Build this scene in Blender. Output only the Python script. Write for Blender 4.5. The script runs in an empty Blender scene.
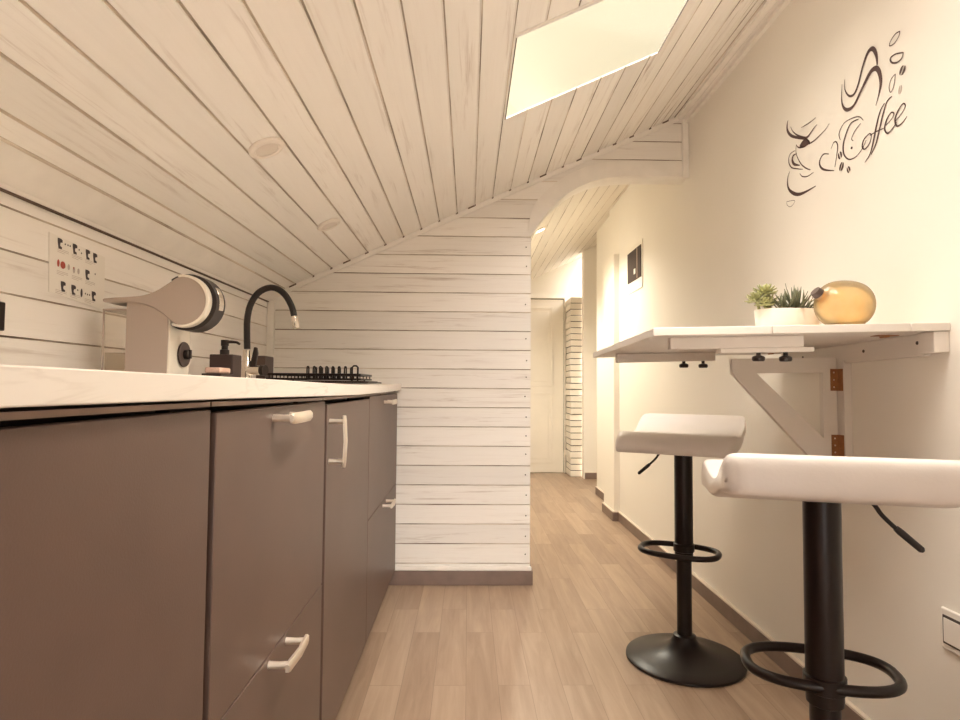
import bpy, bmesh, math, random
from mathutils import Vector, Matrix, Euler
random.seed(7)
S = bpy.context.scene
COL = S.collection
# ---------------------------------------------------------------- room numbers (metres; y runs away from the camera)
XL, XR, YB, XP = -.9315, 1.0385, 2.784, .29       # left wall, right wall, plank partition, partition's free end
C0, CS = 1.749, .4587                             # sloping ceiling: z = C0 + CS * x
YR, YE = -1.8, 6.36                               # wall behind the camera, end of the hallway
def ceil_z(x): return C0 + CS * x
CN = Vector((CS, 0, -1)).normalized()             # ceiling normal, into the room

# ---------------------------------------------------------------- mesh helpers
class MB:
    def __init__(self): self.v, self.f, self.m = [], [], []
    def add(self, vs, fs, mi=0):
        b = len(self.v); self.v += [tuple(p) for p in vs]
        self.f += [tuple(b + i for i in f) for f in fs]; self.m += [mi] * len(fs); return self
    def box(self, x0, x1, y0, y1, z0, z1, mi=0):
        v = [(x, y, z) for z in (z0, z1) for y in (y0, y1) for x in (x0, x1)]
        return self.add(v, [(0,2,3,1),(4,5,7,6),(0,1,5,4),(2,6,7,3),(0,4,6,2),(1,3,7,5)], mi)
    def quad(self, a, b, c, d, mi=0): return self.add([a, b, c, d], [(0,1,2,3)], mi)
    def prism(self, pts, axis, a0, a1, mi=0):
        """polygon of 2-D points extruded along an axis; pts are the other two axes in x,y,z order"""
        def P(p, a):
            return (a, p[0], p[1]) if axis == 'x' else (p[0], a, p[1]) if axis == 'y' else (p[0], p[1], a)
        n = len(pts); v = [P(p, a0) for p in pts] + [P(p, a1) for p in pts]
        return self.add(v, [tuple(range(n))[::-1], tuple(range(n, 2*n))] + [(i, (i+1) % n, n + (i+1) % n, n + i) for i in range(n)], mi)
    def tube(self, pts, r, n=10, closed=False, mi=0, caps=True):
        pts = [Vector(p) for p in pts]; m = len(pts)
        rs = r if isinstance(r, (list, tuple)) else [r] * m
        up = None; rings = []
        for i in range(m):
            a = pts[(i-1) % m] if (closed or i > 0) else pts[i]
            b = pts[(i+1) % m] if (closed or i < m-1) else pts[i]
            t = (b - a).normalized()
            if up is None: up = Vector((0,0,1)) if abs(t.z) < .9 else Vector((1,0,0))
            s = t.cross(up)
            if s.length < 1e-5: s = t.orthogonal()
            s.normalize(); up = s.cross(t).normalized()
            rings.append([pts[i] + (s*math.cos(2*math.pi*k/n) + up*math.sin(2*math.pi*k/n)) * rs[i] for k in range(n)])
        v = [p for q in rings for p in q]; f = []
        for i in range(m if closed else m-1):
            j = (i+1) % m
            for k in range(n): f.append((i*n+k, i*n+(k+1) % n, j*n+(k+1) % n, j*n+k))
        if not closed and caps: f += [tuple(range(n)), tuple(range((m-1)*n, m*n))[::-1]]
        return self.add(v, f, mi)
    def lathe(self, prof, c=(0,0,0), n=32, axis='z', mi=0):
        v, f = [], []
        for r, h in prof:
            for k in range(n):
                a = 2*math.pi*k/n; p = (r*math.cos(a), r*math.sin(a), h)
                if axis == 'x': p = (p[2], p[0], p[1])
                elif axis == 'y': p = (p[0], p[2], p[1])
                v.append((p[0]+c[0], p[1]+c[1], p[2]+c[2]))
        m = len(prof)
        for i in range(m-1):
            for k in range(n): f.append((i*n+k, i*n+(k+1) % n, (i+1)*n+(k+1) % n, (i+1)*n+k))
        f += [tuple(range(n))[::-1], tuple(range((m-1)*n, m*n))]
        return self.add(v, f, mi)
    def grid(self, rows, closed_u=False, closed_v=False, mi=0):
        m, n = len(rows), len(rows[0]); v = [p for r in rows for p in r]; f = []
        for i in range(m if closed_u else m-1):
            for k in range(n if closed_v else n-1):
                f.append((i*n+k, i*n+(k+1) % n, ((i+1) % m)*n+(k+1) % n, ((i+1) % m)*n+k))
        return self.add(v, f, mi)
    def move(self, fn): self.v = [tuple(fn(*p)) for p in self.v]; return self
    def build(self, name, mats, parent=None, bevel=0, smooth=False, seg=2, recalc=True, subsurf=0, fix=True):
        me = bpy.data.meshes.new(name)
        off = parent_world(parent) if parent else Vector((0,0,0))
        me.from_pydata([tuple(Vector(p) - off) for p in self.v], [], self.f)
        for m in (mats if isinstance(mats, (list, tuple)) else [mats]): me.materials.append(m)
        me.polygons.foreach_set('material_index', self.m); me.update()
        if fix:
            bm = bmesh.new(); bm.from_mesh(me)
            bmesh.ops.remove_doubles(bm, verts=bm.verts, dist=1e-6)
            if recalc: bmesh.ops.recalc_face_normals(bm, faces=bm.faces)
            bm.to_mesh(me); bm.free()
        o = bpy.data.objects.new(name, me); COL.objects.link(o)
        if parent: o.parent = parent
        if bevel:
            b = o.modifiers.new('bevel', 'BEVEL'); b.width = bevel; b.segments = seg; b.limit_method = 'ANGLE'; b.angle_limit = math.radians(35)
        if subsurf:
            s = o.modifiers.new('sub', 'SUBSURF'); s.levels = s.render_levels = subsurf
        if smooth or bevel:
            for p in me.polygons: p.use_smooth = True
            if not smooth or smooth == 'auto':
                try: me.set_sharp_from_angle(angle=math.radians(40))
                except Exception: pass
        return o
def parent_world(o):
    p = Vector((0,0,0))
    while o: p = p + o.location; o = o.parent
    return p
def thing(name, loc, label, cat, group=None):
    o = bpy.data.objects.new(name, None); o.empty_display_size = .05; o.location = loc; COL.objects.link(o)
    return tag(o, label, cat, group)
def tag(o, label, cat, group=None):
    o['label'] = label; o['category'] = cat
    if group: o['group'] = group
    return o
def struct(o): o['kind'] = 'structure'; return o
def catmull(pts, k=8):
    out = []; n = len(pts)
    for i in range(n-1):
        p0, p1, p2, p3 = (Vector(pts[max(i-1,0)]), Vector(pts[i]), Vector(pts[i+1]), Vector(pts[min(i+2,n-1)]))
        for j in range(k):
            t = j/k
            out.append(.5*((2*p1) + (p2-p0)*t + (2*p0-5*p1+4*p2-p3)*t*t + (3*p1-p0-3*p2+p3)*t*t*t))
    out.append(Vector(pts[-1])); return out

# ---------------------------------------------------------------- materials
def mat(name, col, rough=.5, metal=0., spec=.5, coat=0., bump=0., bscale=80., var=0., vscale=6.):
    m = bpy.data.materials.new(name); m.use_nodes = True; nt = m.node_tree; b = nt.nodes['Principled BSDF']
    b.inputs['Base Color'].default_value = (*col, 1); b.inputs['Roughness'].default_value = rough
    b.inputs['Metallic'].default_value = metal; b.inputs['Specular IOR Level'].default_value = spec
    b.inputs['Coat Weight'].default_value = coat
    tc = nt.nodes.new('ShaderNodeTexCoord')
    if var:
        n = nt.nodes.new('ShaderNodeTexNoise'); n.inputs['Scale'].default_value = vscale; n.inputs['Detail'].default_value = 6
        nt.links.new(tc.outputs['Object'], n.inputs['Vector'])
        r = nt.nodes.new('ShaderNodeMapRange'); r.inputs['To Min'].default_value = 1-var; r.inputs['To Max'].default_value = 1+var
        r.inputs['From Min'].default_value = .3; r.inputs['From Max'].default_value = .7
        nt.links.new(n.outputs['Fac'], r.inputs['Value'])
        v = nt.nodes.new('ShaderNodeVectorMath'); v.operation = 'SCALE'; v.inputs[0].default_value = col
        nt.links.new(r.outputs['Result'], v.inputs['Scale']); nt.links.new(v.outputs['Vector'], b.inputs['Base Color'])
    if bump:
        n = nt.nodes.new('ShaderNodeTexNoise'); n.inputs['Scale'].default_value = bscale; n.inputs['Detail'].default_value = 4
        nt.links.new(tc.outputs['Object'], n.inputs['Vector'])
        u = nt.nodes.new('ShaderNodeBump'); u.inputs['Strength'].default_value = bump; u.inputs['Distance'].default_value = .002
        nt.links.new(n.outputs['Fac'], u.inputs['Height']); nt.links.new(u.outputs['Normal'], b.inputs['Normal'])
    return m
def nmath(nt, op, a, b=None):
    n = nt.nodes.new('ShaderNodeMath'); n.operation = op
    for i, x in enumerate((a, b)):
        if x is None: continue
        if isinstance(x, (int, float)): n.inputs[i].default_value = x
        else: nt.links.new(x, n.inputs[i])
    return n.outputs[0]
def mixcol(nt, fac, a, b):
    n = nt.nodes.new('ShaderNodeMix'); n.data_type = 'RGBA'
    for i, x in ((0, fac), (6, a), (7, b)):
        if isinstance(x, (int, float)): n.inputs[i].default_value = x
        elif isinstance(x, tuple): n.inputs[i].default_value = (*x, 1)
        else: nt.links.new(x, n.inputs[i])
    return n.outputs[2]
def noise(nt, vec, scale, detail=4., rough=.55, dist=0.):
    n = nt.nodes.new('ShaderNodeTexNoise'); n.inputs['Scale'].default_value = scale; n.inputs['Detail'].default_value = detail
    n.inputs['Roughness'].default_value = rough; n.inputs['Distortion'].default_value = dist
    nt.links.new(vec, n.inputs['Vector']); return n.outputs['Fac']
def remap(nt, v, a, b, c=0., d=1.):
    n = nt.nodes.new('ShaderNodeMapRange'); n.clamp = True
    for k, x in (('From Min', a), ('From Max', b), ('To Min', c), ('To Max', d)): n.inputs[k].default_value = x
    nt.links.new(v, n.inputs['Value']); return n.outputs['Result']
def whitewash(name, grain, stack, pitch, phase, wear=1., ramp=None, white=(.91,.868,.81), brown=(.36,.24,.165)):
    """white-washed board: the paint is rubbed through along the grain; grain / stack are axes 0,1,2"""
    m = bpy.data.materials.new(name); m.use_nodes = True; nt = m.node_tree; b = nt.nodes['Principled BSDF']
    tc = nt.nodes.new('ShaderNodeTexCoord'); sp = nt.nodes.new('ShaderNodeSeparateXYZ'); nt.links.new(tc.outputs['Object'], sp.inputs[0])
    idx = nmath(nt, 'FLOOR', nmath(nt, 'DIVIDE', nmath(nt, 'SUBTRACT', sp.outputs[stack], phase), pitch))
    wn = nt.nodes.new('ShaderNodeTexWhiteNoise'); wn.noise_dimensions = '1D'; nt.links.new(idx, wn.inputs['W'])
    cb = nt.nodes.new('ShaderNodeCombineXYZ')
    nt.links.new(nmath(nt, 'ADD', nmath(nt, 'MULTIPLY', sp.outputs[grain], 1.), nmath(nt, 'MULTIPLY', wn.outputs['Value'], 17.)), cb.inputs[0])
    nt.links.new(nmath(nt, 'MULTIPLY', sp.outputs[stack], 22.), cb.inputs[1]); nt.links.new(nmath(nt, 'MULTIPLY', idx, 3.1), cb.inputs[2])
    streak = noise(nt, cb.outputs[0], 3.2, 7, .68, .6)
    cb2 = nt.nodes.new('ShaderNodeCombineXYZ'); nt.links.new(nmath(nt, 'MULTIPLY', sp.outputs[grain], .45), cb2.inputs[0])
    nt.links.new(nmath(nt, 'MULTIPLY', sp.outputs[stack], 5.), cb2.inputs[1]); nt.links.new(nmath(nt, 'MULTIPLY', idx, 1.7), cb2.inputs[2])
    patch = noise(nt, cb2.outputs[0], 3.5, 3, .6, .4)
    thin = nmath(nt, 'MULTIPLY', remap(nt, streak, .53, .74), remap(nt, patch, .48, .66))
    fine = nmath(nt, 'MULTIPLY', remap(nt, streak, .45, .65), .055)
    fac = nmath(nt, 'MULTIPLY', nmath(nt, 'ADD', nmath(nt, 'MULTIPLY', thin, .75), fine), wear)
    if ramp: fac = nmath(nt, 'MULTIPLY', fac, remap(nt, sp.outputs[ramp[0]], *ramp[1:]))
    cl = nt.nodes.new('ShaderNodeClamp'); nt.links.new(fac, cl.inputs[0])
    tone = remap(nt, wn.outputs['Value'], 0, 1, .93, 1.04)
    c = mixcol(nt, cl.outputs[0], white, brown)
    vm = nt.nodes.new('ShaderNodeVectorMath'); vm.operation = 'SCALE'; nt.links.new(c, vm.inputs[0]); nt.links.new(tone, vm.inputs['Scale'])
    nt.links.new(vm.outputs[0], b.inputs['Base Color']); b.inputs['Roughness'].default_value = .55
    u = nt.nodes.new('ShaderNodeBump'); u.inputs['Strength'].default_value = .25; u.inputs['Distance'].default_value = .002
    nt.links.new(streak, u.inputs['Height']); nt.links.new(u.outputs['Normal'], b.inputs['Normal'])
    return m
def groove_mat(name, grain, dirt=(.13,.075,.048), clean=(.78,.69,.59), lo=.40, hi=.58, ramp=None):
    m = bpy.data.materials.new(name); m.use_nodes = True; nt = m.node_tree; b = nt.nodes['Principled BSDF']
    tc = nt.nodes.new('ShaderNodeTexCoord'); sp = nt.nodes.new('ShaderNodeVectorMath'); sp.operation = 'MULTIPLY'
    sc = [9., 9., 9.]; sc[grain] = 1.3; sp.inputs[1].default_value = sc; nt.links.new(tc.outputs['Object'], sp.inputs[0])
    n = noise(nt, sp.outputs[0], 2.2, 5, .6)
    f = remap(nt, n, lo, hi)
    if ramp:
        xyz = nt.nodes.new('ShaderNodeSeparateXYZ'); nt.links.new(tc.outputs['Object'], xyz.inputs[0])
        f = nmath(nt, 'MULTIPLY', f, remap(nt, xyz.outputs[ramp[0]], *ramp[1:]))
    nt.links.new(mixcol(nt, f, clean, dirt), b.inputs['Base Color']); b.inputs['Roughness'].default_value = .7
    return m
def thin_glass(name, tint, gloss=.08):
    m = bpy.data.materials.new(name); m.use_nodes = True; nt = m.node_tree; nt.nodes.clear()
    out = nt.nodes.new('ShaderNodeOutputMaterial'); t = nt.nodes.new('ShaderNodeBsdfTransparent'); t.inputs[0].default_value = (*tint, 1)
    g = nt.nodes.new('ShaderNodeBsdfGlossy'); g.inputs['Roughness'].default_value = .05
    f = nt.nodes.new('ShaderNodeFresnel')
    ge = nt.nodes.new('ShaderNodeNewGeometry')          # same reflectance on both faces of the sheet
    nt.links.new(nmath(nt, 'ADD', nmath(nt, 'MULTIPLY', ge.outputs['Backfacing'], 1/1.45-1.45), 1.45), f.inputs[0])
    mx = nt.nodes.new('ShaderNodeMixShader'); nt.links.new(f.outputs[0], mx.inputs[0])
    nt.links.new(t.outputs[0], mx.inputs[1]); nt.links.new(g.outputs[0], mx.inputs[2]); nt.links.new(mx.outputs[0], out.inputs[0])
    return m
def emit(name, col, s):
    m = bpy.data.materials.new(name); m.use_nodes = True; nt = m.node_tree; nt.nodes.clear()
    out = nt.nodes.new('ShaderNodeOutputMaterial'); e = nt.nodes.new('ShaderNodeEmission'); e.inputs[0].default_value = (*col, 1); e.inputs[1].default_value = s
    nt.links.new(e.outputs[0], out.inputs[0]); return m

PC, PB, PL = .083, .0893, .0868
M = {}
M['ceil'] = whitewash('ceiling_boards', 1, 0, PC, .19, .85, (0, .25, .95, .75, 2.6), white=(.945,.905,.85))
M['ceil_groove'] = groove_mat('ceiling_joints', 1, lo=.38, hi=.66, ramp=(0, -.9, .2, .16, 1.))
M['back'] = whitewash('partition_boards', 0, 2, PB, .096, 1.0)
M['back_groove'] = groove_mat('partition_joints', 0, dirt=(.17,.10,.065), lo=.38, hi=.70)
M['left'] = whitewash('left_wall_boards', 1, 2, PL, 1.004, .55, white=(.945,.905,.85))
M['left_groove'] = groove_mat('left_wall_joints', 1, dirt=(.20,.125,.08), lo=.40, hi=.72)
M['trim'] = mat('painted_trim', (.88,.835,.775), .5, var=.04, vscale=12)
M['gap'] = mat('dark_joint', (.13,.08,.055), .8, var=.3, vscale=20)
M['plaster'] = mat('wall_plaster', (.84,.795,.725), .75, bump=.12, bscale=60, var=.015, vscale=2)
M['hallpaint'] = mat('hall_wall_paint', (.84,.79,.71), .7, bump=.1, bscale=60)
M['white'] = mat('white_lacquer', (.83,.78,.72), .4, var=.02, vscale=4)
M['table'] = mat('white_table_board', (.735,.68,.625), .42, var=.02, vscale=4)
M['doorwhite'] = mat('door_paint', (.83,.77,.68), .5, var=.03, vscale=5)
M['skirt'] = mat('skirting_board', (.205,.142,.115), .45, var=.12, vscale=14)
M['lip'] = mat('skirting_lip', (.72,.63,.53), .5, var=.05)
M['cab'] = mat('brown_laminate', (.118,.074,.058), .42, bump=.1, bscale=400, var=.10, vscale=5)
M['carcass'] = mat('cabinet_carcass', (.020,.011,.009), .6, var=.1)
M['rail'] = mat('cabinet_top_rail', (.30,.21,.17), .4, metal=.4, var=.1)
M['nickel'] = mat('brushed_nickel', (.86,.77,.66), .32, metal=.75, var=.04, vscale=30)
M['chrome'] = mat('chrome', (.82,.76,.68), .12, metal=1., var=.02)
M['black'] = mat('black_plastic', (.017,.0085,.0062), .42, var=.15, vscale=20)
M['blackmetal'] = mat('black_metal', (.0105,.0048,.0038), spec=.35, rough=.34, metal=.05, var=.1, vscale=10)
M['rubber'] = mat('black_rubber_hose', (.012,.006,.0045), .5, bump=.3, bscale=300)
M['darkgrey'] = mat('dark_grey_plastic', (.075,.047,.038), .45, var=.08, vscale=12)
M['soap'] = mat('dark_ceramic', (.055,.032,.026), .5, var=.1, vscale=15)
M['machgrey'] = mat('grey_machine_plastic', (.43,.35,.295), .45, var=.02)
M['machwhite'] = mat('white_machine_plastic', (.84,.775,.665), .35, var=.02)
M['leather'] = mat('white_faux_leather', (.70,.645,.605), .38, bump=.15, bscale=150, var=.02, vscale=9)
M['brass'] = mat('copper_brown_hinge', (.36,.17,.075), .4, metal=.6, var=.15, vscale=60)
M['screw'] = mat('dark_screw_heads', (.06,.04,.03), .5, var=.1)
M['sticker'] = mat('brown_vinyl', (.085,.045,.04), .6, var=.05)
M['paper'] = mat('white_paper', (.91,.87,.80), .7, var=.01)
M['ink'] = mat('printed_dark_ink', (.07,.055,.055), .7, var=.05)
M['inkred'] = mat('printed_red_ink', (.48,.10,.075), .7, var=.05)
M['inkgrey'] = mat('printed_grey_ink', (.56,.49,.44), .7, var=.05)
M['sponge'] = mat('pink_sponge', (.72,.50,.40), .9, bump=.6, bscale=250, var=.08, vscale=40)
M['soil'] = mat('potting_soil', (.10,.06,.035), .9, bump=.6, bscale=90, var=.3, vscale=60)
M['leafpale'] = mat('pale_green_leaf', (.30,.30,.125), .45, var=.2, vscale=30)
M['leafdark'] = mat('grey_green_leaf', (.14,.145,.08), .45, var=.25, vscale=40)
M['pot'] = mat('white_planter', (.84,.77,.665), .4, var=.01)
M['skyglass'] = thin_glass('window_glass', (.985,.965,.93))
M['tankglass'] = thin_glass('clear_tank', (.97,.95,.92))
M['smoked'] = mat('smoked_window', (.055,.038,.034), .5, spec=.15, var=.1)
M['water'] = thin_glass('tank_water', (.90,.86,.80))
M['lampwhite'] = mat('lamp_white', (.87,.80,.72), .5, var=.01)
M['diffuser'] = mat('frosted_diffuser', (.76,.68,.60), .6, var=.01)
M['lit'] = emit('lit_lamp', (1., .9, .68), 9.)
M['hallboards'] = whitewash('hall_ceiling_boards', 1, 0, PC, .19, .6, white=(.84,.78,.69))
# white marble worktop with soft veins
def marble():
    m = bpy.data.materials.new('marble_worktop'); m.use_nodes = True; nt = m.node_tree; b = nt.nodes['Principled BSDF']
    tc = nt.nodes.new('ShaderNodeTexCoord')
    mp = nt.nodes.new('ShaderNodeMapping'); mp.inputs['Rotation'].default_value = (.5, .2, .6); mp.inputs['Scale'].default_value = (1.5, 1., 6.); nt.links.new(tc.outputs['Object'], mp.inputs[0])
    n = noise(nt, mp.outputs[0], 2.1, 6, .55, 1.6)
    d = nmath(nt, 'ABSOLUTE', nmath(nt, 'SUBTRACT', n, .52)); vein = remap(nt, d, 0, .03, 1, 0)
    p = remap(nt, noise(nt, tc.outputs['Object'], 2.6, 3), .45, .7)
    nt.links.new(mixcol(nt, nmath(nt, 'MULTIPLY', vein, nmath(nt, 'MULTIPLY', p, .55)), (.79,.73,.66), (.50,.42,.35)), b.inputs['Base Color'])
    b.inputs['Roughness'].default_value = .35; return m
M['marble'] = marble()
def laminate():
    m = bpy.data.materials.new('laminate_floor'); m.use_nodes = True; nt = m.node_tree; b = nt.nodes['Principled BSDF']
    tc = nt.nodes.new('ShaderNodeTexCoord'); sp = nt.nodes.new('ShaderNodeSeparateXYZ'); nt.links.new(tc.outputs['Object'], sp.inputs[0])
    cb = nt.nodes.new('ShaderNodeCombineXYZ'); nt.links.new(sp.outputs[1], cb.inputs[0]); nt.links.new(sp.outputs[0], cb.inputs[1])
    br = nt.nodes.new('ShaderNodeTexBrick'); br.offset = .37; br.inputs['Scale'].default_value = 1.; br.inputs['Mortar Size'].default_value = .0009
    br.inputs['Brick Width'].default_value = .62; br.inputs['Row Height'].default_value = .098; br.inputs['Bias'].default_value = 0
    br.inputs['Color1'].default_value = (.0, .0, .0, 1); br.inputs['Color2'].default_value = (1, 1, 1, 1); br.inputs['Mortar'].default_value = (0, 0, 0, 1)
    nt.links.new(cb.outputs[0], br.inputs['Vector'])
    cb2 = nt.nodes.new('ShaderNodeCombineXYZ'); nt.links.new(nmath(nt, 'MULTIPLY', sp.outputs[0], 14.), cb2.inputs[0]); nt.links.new(nmath(nt, 'MULTIPLY', sp.outputs[1], 1.1), cb2.inputs[1])
    nt.links.new(nmath(nt, 'MULTIPLY', br.outputs['Color'], 9.), cb2.inputs[2])
    g = noise(nt, cb2.outputs[0], 2.2, 6, .62, .8)
    t = nmath(nt, 'ADD', nmath(nt, 'MULTIPLY', br.outputs['Color'], .48), nmath(nt, 'MULTIPLY', remap(nt, g, .3, .72), .58))
    c = mixcol(nt, t, (.25,.162,.108), (.445,.325,.228))
    c = mixcol(nt, nmath(nt, 'MULTIPLY', br.outputs['Fac'], .55), c, (.17,.11,.08))
    nt.links.new(c, b.inputs['Base Color']); b.inputs['Roughness'].default_value = .36; b.inputs['Specular IOR Level'].default_value = .4
    return m
M['floor'] = laminate()
def amber():
    m = bpy.data.materials.new('amber_glass'); m.use_nodes = True; nt = m.node_tree; nt.nodes.clear()
    out = nt.nodes.new('ShaderNodeOutputMaterial'); tc = nt.nodes.new('ShaderNodeTexCoord')
    n = noise(nt, tc.outputs['Object'], 16., 3); c = mixcol(nt, remap(nt, n, .35, .7), (1.,.85,.56), (1.,.74,.40))
    a = nt.nodes.new('ShaderNodeBsdfTranslucent'); d = nt.nodes.new('ShaderNodeBsdfDiffuse'); t = nt.nodes.new('ShaderNodeBsdfTransparent'); g = nt.nodes.new('ShaderNodeBsdfGlossy')
    for x in (a, d, t): nt.links.new(c, x.inputs[0])
    g.inputs['Roughness'].default_value = .08
    def mx(f, p, q):
        s = nt.nodes.new('ShaderNodeMixShader')
        if isinstance(f, float): s.inputs[0].default_value = f
        else: nt.links.new(f, s.inputs[0])
        nt.links.new(p, s.inputs[1]); nt.links.new(q, s.inputs[2]); return s.outputs[0]
    fr = nt.nodes.new('ShaderNodeFresnel'); fr.inputs[0].default_value = 1.45
    nt.links.new(mx(fr.outputs[0], mx(.5, mx(.35, a.outputs[0], d.outputs[0]), t.outputs[0]), g.outputs[0]), out.inputs[0]); return m
M['amber'] = amber()
L_SKY = (.99, .905, .67)
L_SUN, L_GLOW, L_FRONT, L_SIDE = (2.2, (1., .97, .92)), (22.5, (1., .95, .89)), (18., (.98, .96, .97)), (7., (1., .89, .77))
L_WINFILL, L_SKYFILL, L_UP = (.3, (1., .95, .90)), (3.5, (1., .93, .93)), (5., (1., .94, .93))
L_SPOT, L_HALL, EXPO = (48., (1., .94, .78)), (56., (1., .95, .82)), .30

# ================================================================ THE SETTING
def edges(lo, hi, pitch, phase):
    k = math.ceil((lo - phase)/pitch + 1e-6); out = []
    while phase + k*pitch < hi - 1e-6: out.append(phase + k*pitch); k += 1
    return out
def boards(mb, P, lo, hi, pitch, phase, t0, t1, g=.0022, d=.0045, sub=1, bead=0.):
    """boards stacked along s with V joints; P(s, t, h) is a point, t0/t1 the ends of a board as functions of s"""
    es = edges(lo, hi, pitch, phase); st = [lo] + es + [hi]
    def face(sa, ha, sb, hb, mi, n=1):
        for i in range(n):
            a, b = sa+(sb-sa)*i/n, sa+(sb-sa)*(i+1)/n; ga, gb = ha+(hb-ha)*i/n, ha+(hb-ha)*(i+1)/n
            if t1(a) - t0(a) < 1e-4 and t1(b) - t0(b) < 1e-4: continue
            mb.quad(P(a, t0(a), ga), P(a, t1(a), ga), P(b, t1(b), gb), P(b, t0(b), gb), mi)
    for i in range(len(st)-1):
        a = st[i] + (g if i > 0 else 0); b = st[i+1] - (g if i < len(st)-2 else 0)
        e = b - (.003 if bead and i < len(st)-2 and st[i+1] < .25 else 0)
        if e > a: face(a, 0, e, 0, 0, sub)
        if i < len(st)-2:
            q = st[i+1]
            if bead and q < .25:
                face(b-.003, 0, b, bead, 0); face(b, bead, q-.0006, -d, 1); face(q-.0006, -d, q+g, 0, 1)
            else:
                face(b, 0, q, -d, 1); face(q, -d, q+g, 0, 1)
# floor
struct(MB().box(XL-.05, 1.45, YR-.05, YE+.05, -.05, 0).build('floor', M['floor']))
# sloping ceiling with the skylight opening
SX0, SX1, SY0, SY1 = .115, .632, 1.485, 1.957
RY_0, RY_1 = .62, 1.30                           # added second skylight, out of view, for fill light
def PCl(s, t, h): return Vector((s, t, ceil_z(s))) + CN*h
mb = MB()
k = lambda v: (lambda s: v)
boards(mb, PCl, XL-.02, XR+.02, PC, .19, k(YR), k(RY_0), bead=.0032)
boards(mb, PCl, XL-.02, SX0, PC, .19, k(RY_0), k(RY_1), bead=.0032); boards(mb, PCl, SX1, XR+.02, PC, .19, k(RY_0), k(RY_1), bead=.0032)
boards(mb, PCl, XL-.02, XR+.02, PC, .19, k(RY_1), k(SY0), bead=.0032)
boards(mb, PCl, XL-.02, SX0, PC, .19, k(SY0), k(SY1), bead=.0032); boards(mb, PCl, SX1, XR+.02, PC, .19, k(SY0), k(SY1), bead=.0032)
boards(mb, PCl, XL-.02, XR+.02, PC, .19, k(SY1), k(YB+.05), bead=.0032)
ceiling = struct(mb.build('ceiling', [M['ceil'], M['ceil_groove']], recalc=False))
mb = MB(); boards(mb, PCl, .15, 1.42, PC, .19, k(YB+.05), k(YE+.05), d=.004)
struct(mb.build('ceiling_hall', [M['hallboards'], M['ceil_groove']], recalc=False))
# skylight: reveal boards, frame and pane set into the roof
def slab(mb, x0, x1, y0, y1, h0, h1):
    v = [Vector((x, y, ceil_z(x))) - CN*h for h in (h0, h1) for y in (y0, y1) for x in (x0, x1)]
    mb.add(v, [(0,2,3,1),(4,5,7,6),(0,1,5,4),(2,6,7,3),(0,4,6,2),(1,3,7,5)])
def skylight(name, y0, y1):
    win = bpy.data.objects.new(name, None); COL.objects.link(win); struct(win)
    mb = MB()
    for q in ((SX0-.03, SX0-.008, y0-.03, y1+.03), (SX1+.008, SX1+.03, y0-.03, y1+.03), (SX0-.008, SX1+.008, y0-.03, y0-.008)):
        slab(mb, *q, .0035, .0105)
    slab(mb, SX0-.03, SX1+.03, y1+.05, y1+.07, .0035, .0105)
    mb.build('reveal', M['white'], win)
    mb = MB()
    for q in ((SX0, SX0+.0025, y0, y1), (SX1-.0015, SX1, y0, y1), (SX0, SX1, y0, y0+.003)): slab(mb, *q, -.001, .0016)
    mb.build('window_frame', M['gap'], win)
    mb = MB(); slab(mb, SX0-.004, SX1+.004, y0-.016, y0-.003, -.004, .004); mb.build('frame_bar', M['white'], win)
    mb = MB(); slab(mb, SX0-.0075, SX1+.0075, y0-.006, y1+.006, .0018, .0030); mb.build('pane', M['skyglass'], win)
skylight('window_1', SY0, SY1); skylight('fill_skylight', RY_0, RY_1)  # the latter is added overhead to let in fill light
# left wall
mb = MB(); boards(mb, lambda s, t, h: (XL+h, t, s), 0, ceil_z(XL)+.01, PL, 1.004, k(YR), k(YB))
struct(mb.build('wall_left', [M['left'], M['left_groove']], recalc=False))
# plank partition with the arched opening to the hallway
ARCH = [(.29,1.622),(.312,1.655),(.337,1.69),(.368,1.731),(.408,1.776),(.46,1.821),(.508,1.852),(.57,1.880),(.636,1.898),(.713,1.907),(.80,1.911),(XR,1.912)]
def arch_x(z):
    if z <= ARCH[0][1]: return XP
    for (xa, za), (xb, zb) in zip(ARCH, ARCH[1:]):
        if z <= zb: return xa + (xb-xa)*(z-za)/(zb-za)
    return XR
slope_x = lambda z: min(max(XL, (z-C0)/CS), XR)
ZA = 1.905
mb = MB(); PBk = lambda s, t, h: (t, YB-h, s)
boards(mb, PBk, 0, ZA, PB, .096, slope_x, arch_x, sub=6)
boards(mb, PBk, 1.9121, ceil_z(XR), PB, 1.992-PB, slope_x, k(XR), sub=1)
mb.quad(PBk(ZA, slope_x(ZA), 0), PBk(ZA, arch_x(ZA), 0), PBk(1.9121, XR, 0), PBk(1.9121, slope_x(1.9121), 0), 0)
wb = struct(mb.build('wall_back', [M['back'], M['back_groove']], recalc=False))
mb = MB(); out = [(XL,0),(XP,0)] + ARCH + [(XR, ceil_z(XR)), (XL, ceil_z(XL))]
mb.add([(x, YB+.1, z) for x, z in out], [tuple(range(len(out)))])
mb.quad((XP,YB,0), (XP,YB+.1,0), (XP,YB+.1,ARCH[0][1]), (XP,YB,ARCH[0][1]))
for (xa, za), (xb, zb) in zip(ARCH, ARCH[1:]): mb.quad((xa,YB,za), (xa,YB+.1,za), (xb,YB+.1,zb), (xb,YB,zb))
mb.build('wall_back_reverse', M['trim'], wb)
mb = MB(); rnd = random.Random(3)
z = .096 + PB*.5
while z < 1.6:
    if rnd.random() < .85: mb.lathe([(.0032,-.001),(.0032,.0006),(.002,.0016)], (XP-.022+rnd.uniform(-.004,.004), YB, z+rnd.uniform(-.012,.012)), 8, 'y')
    z += PB
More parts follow.
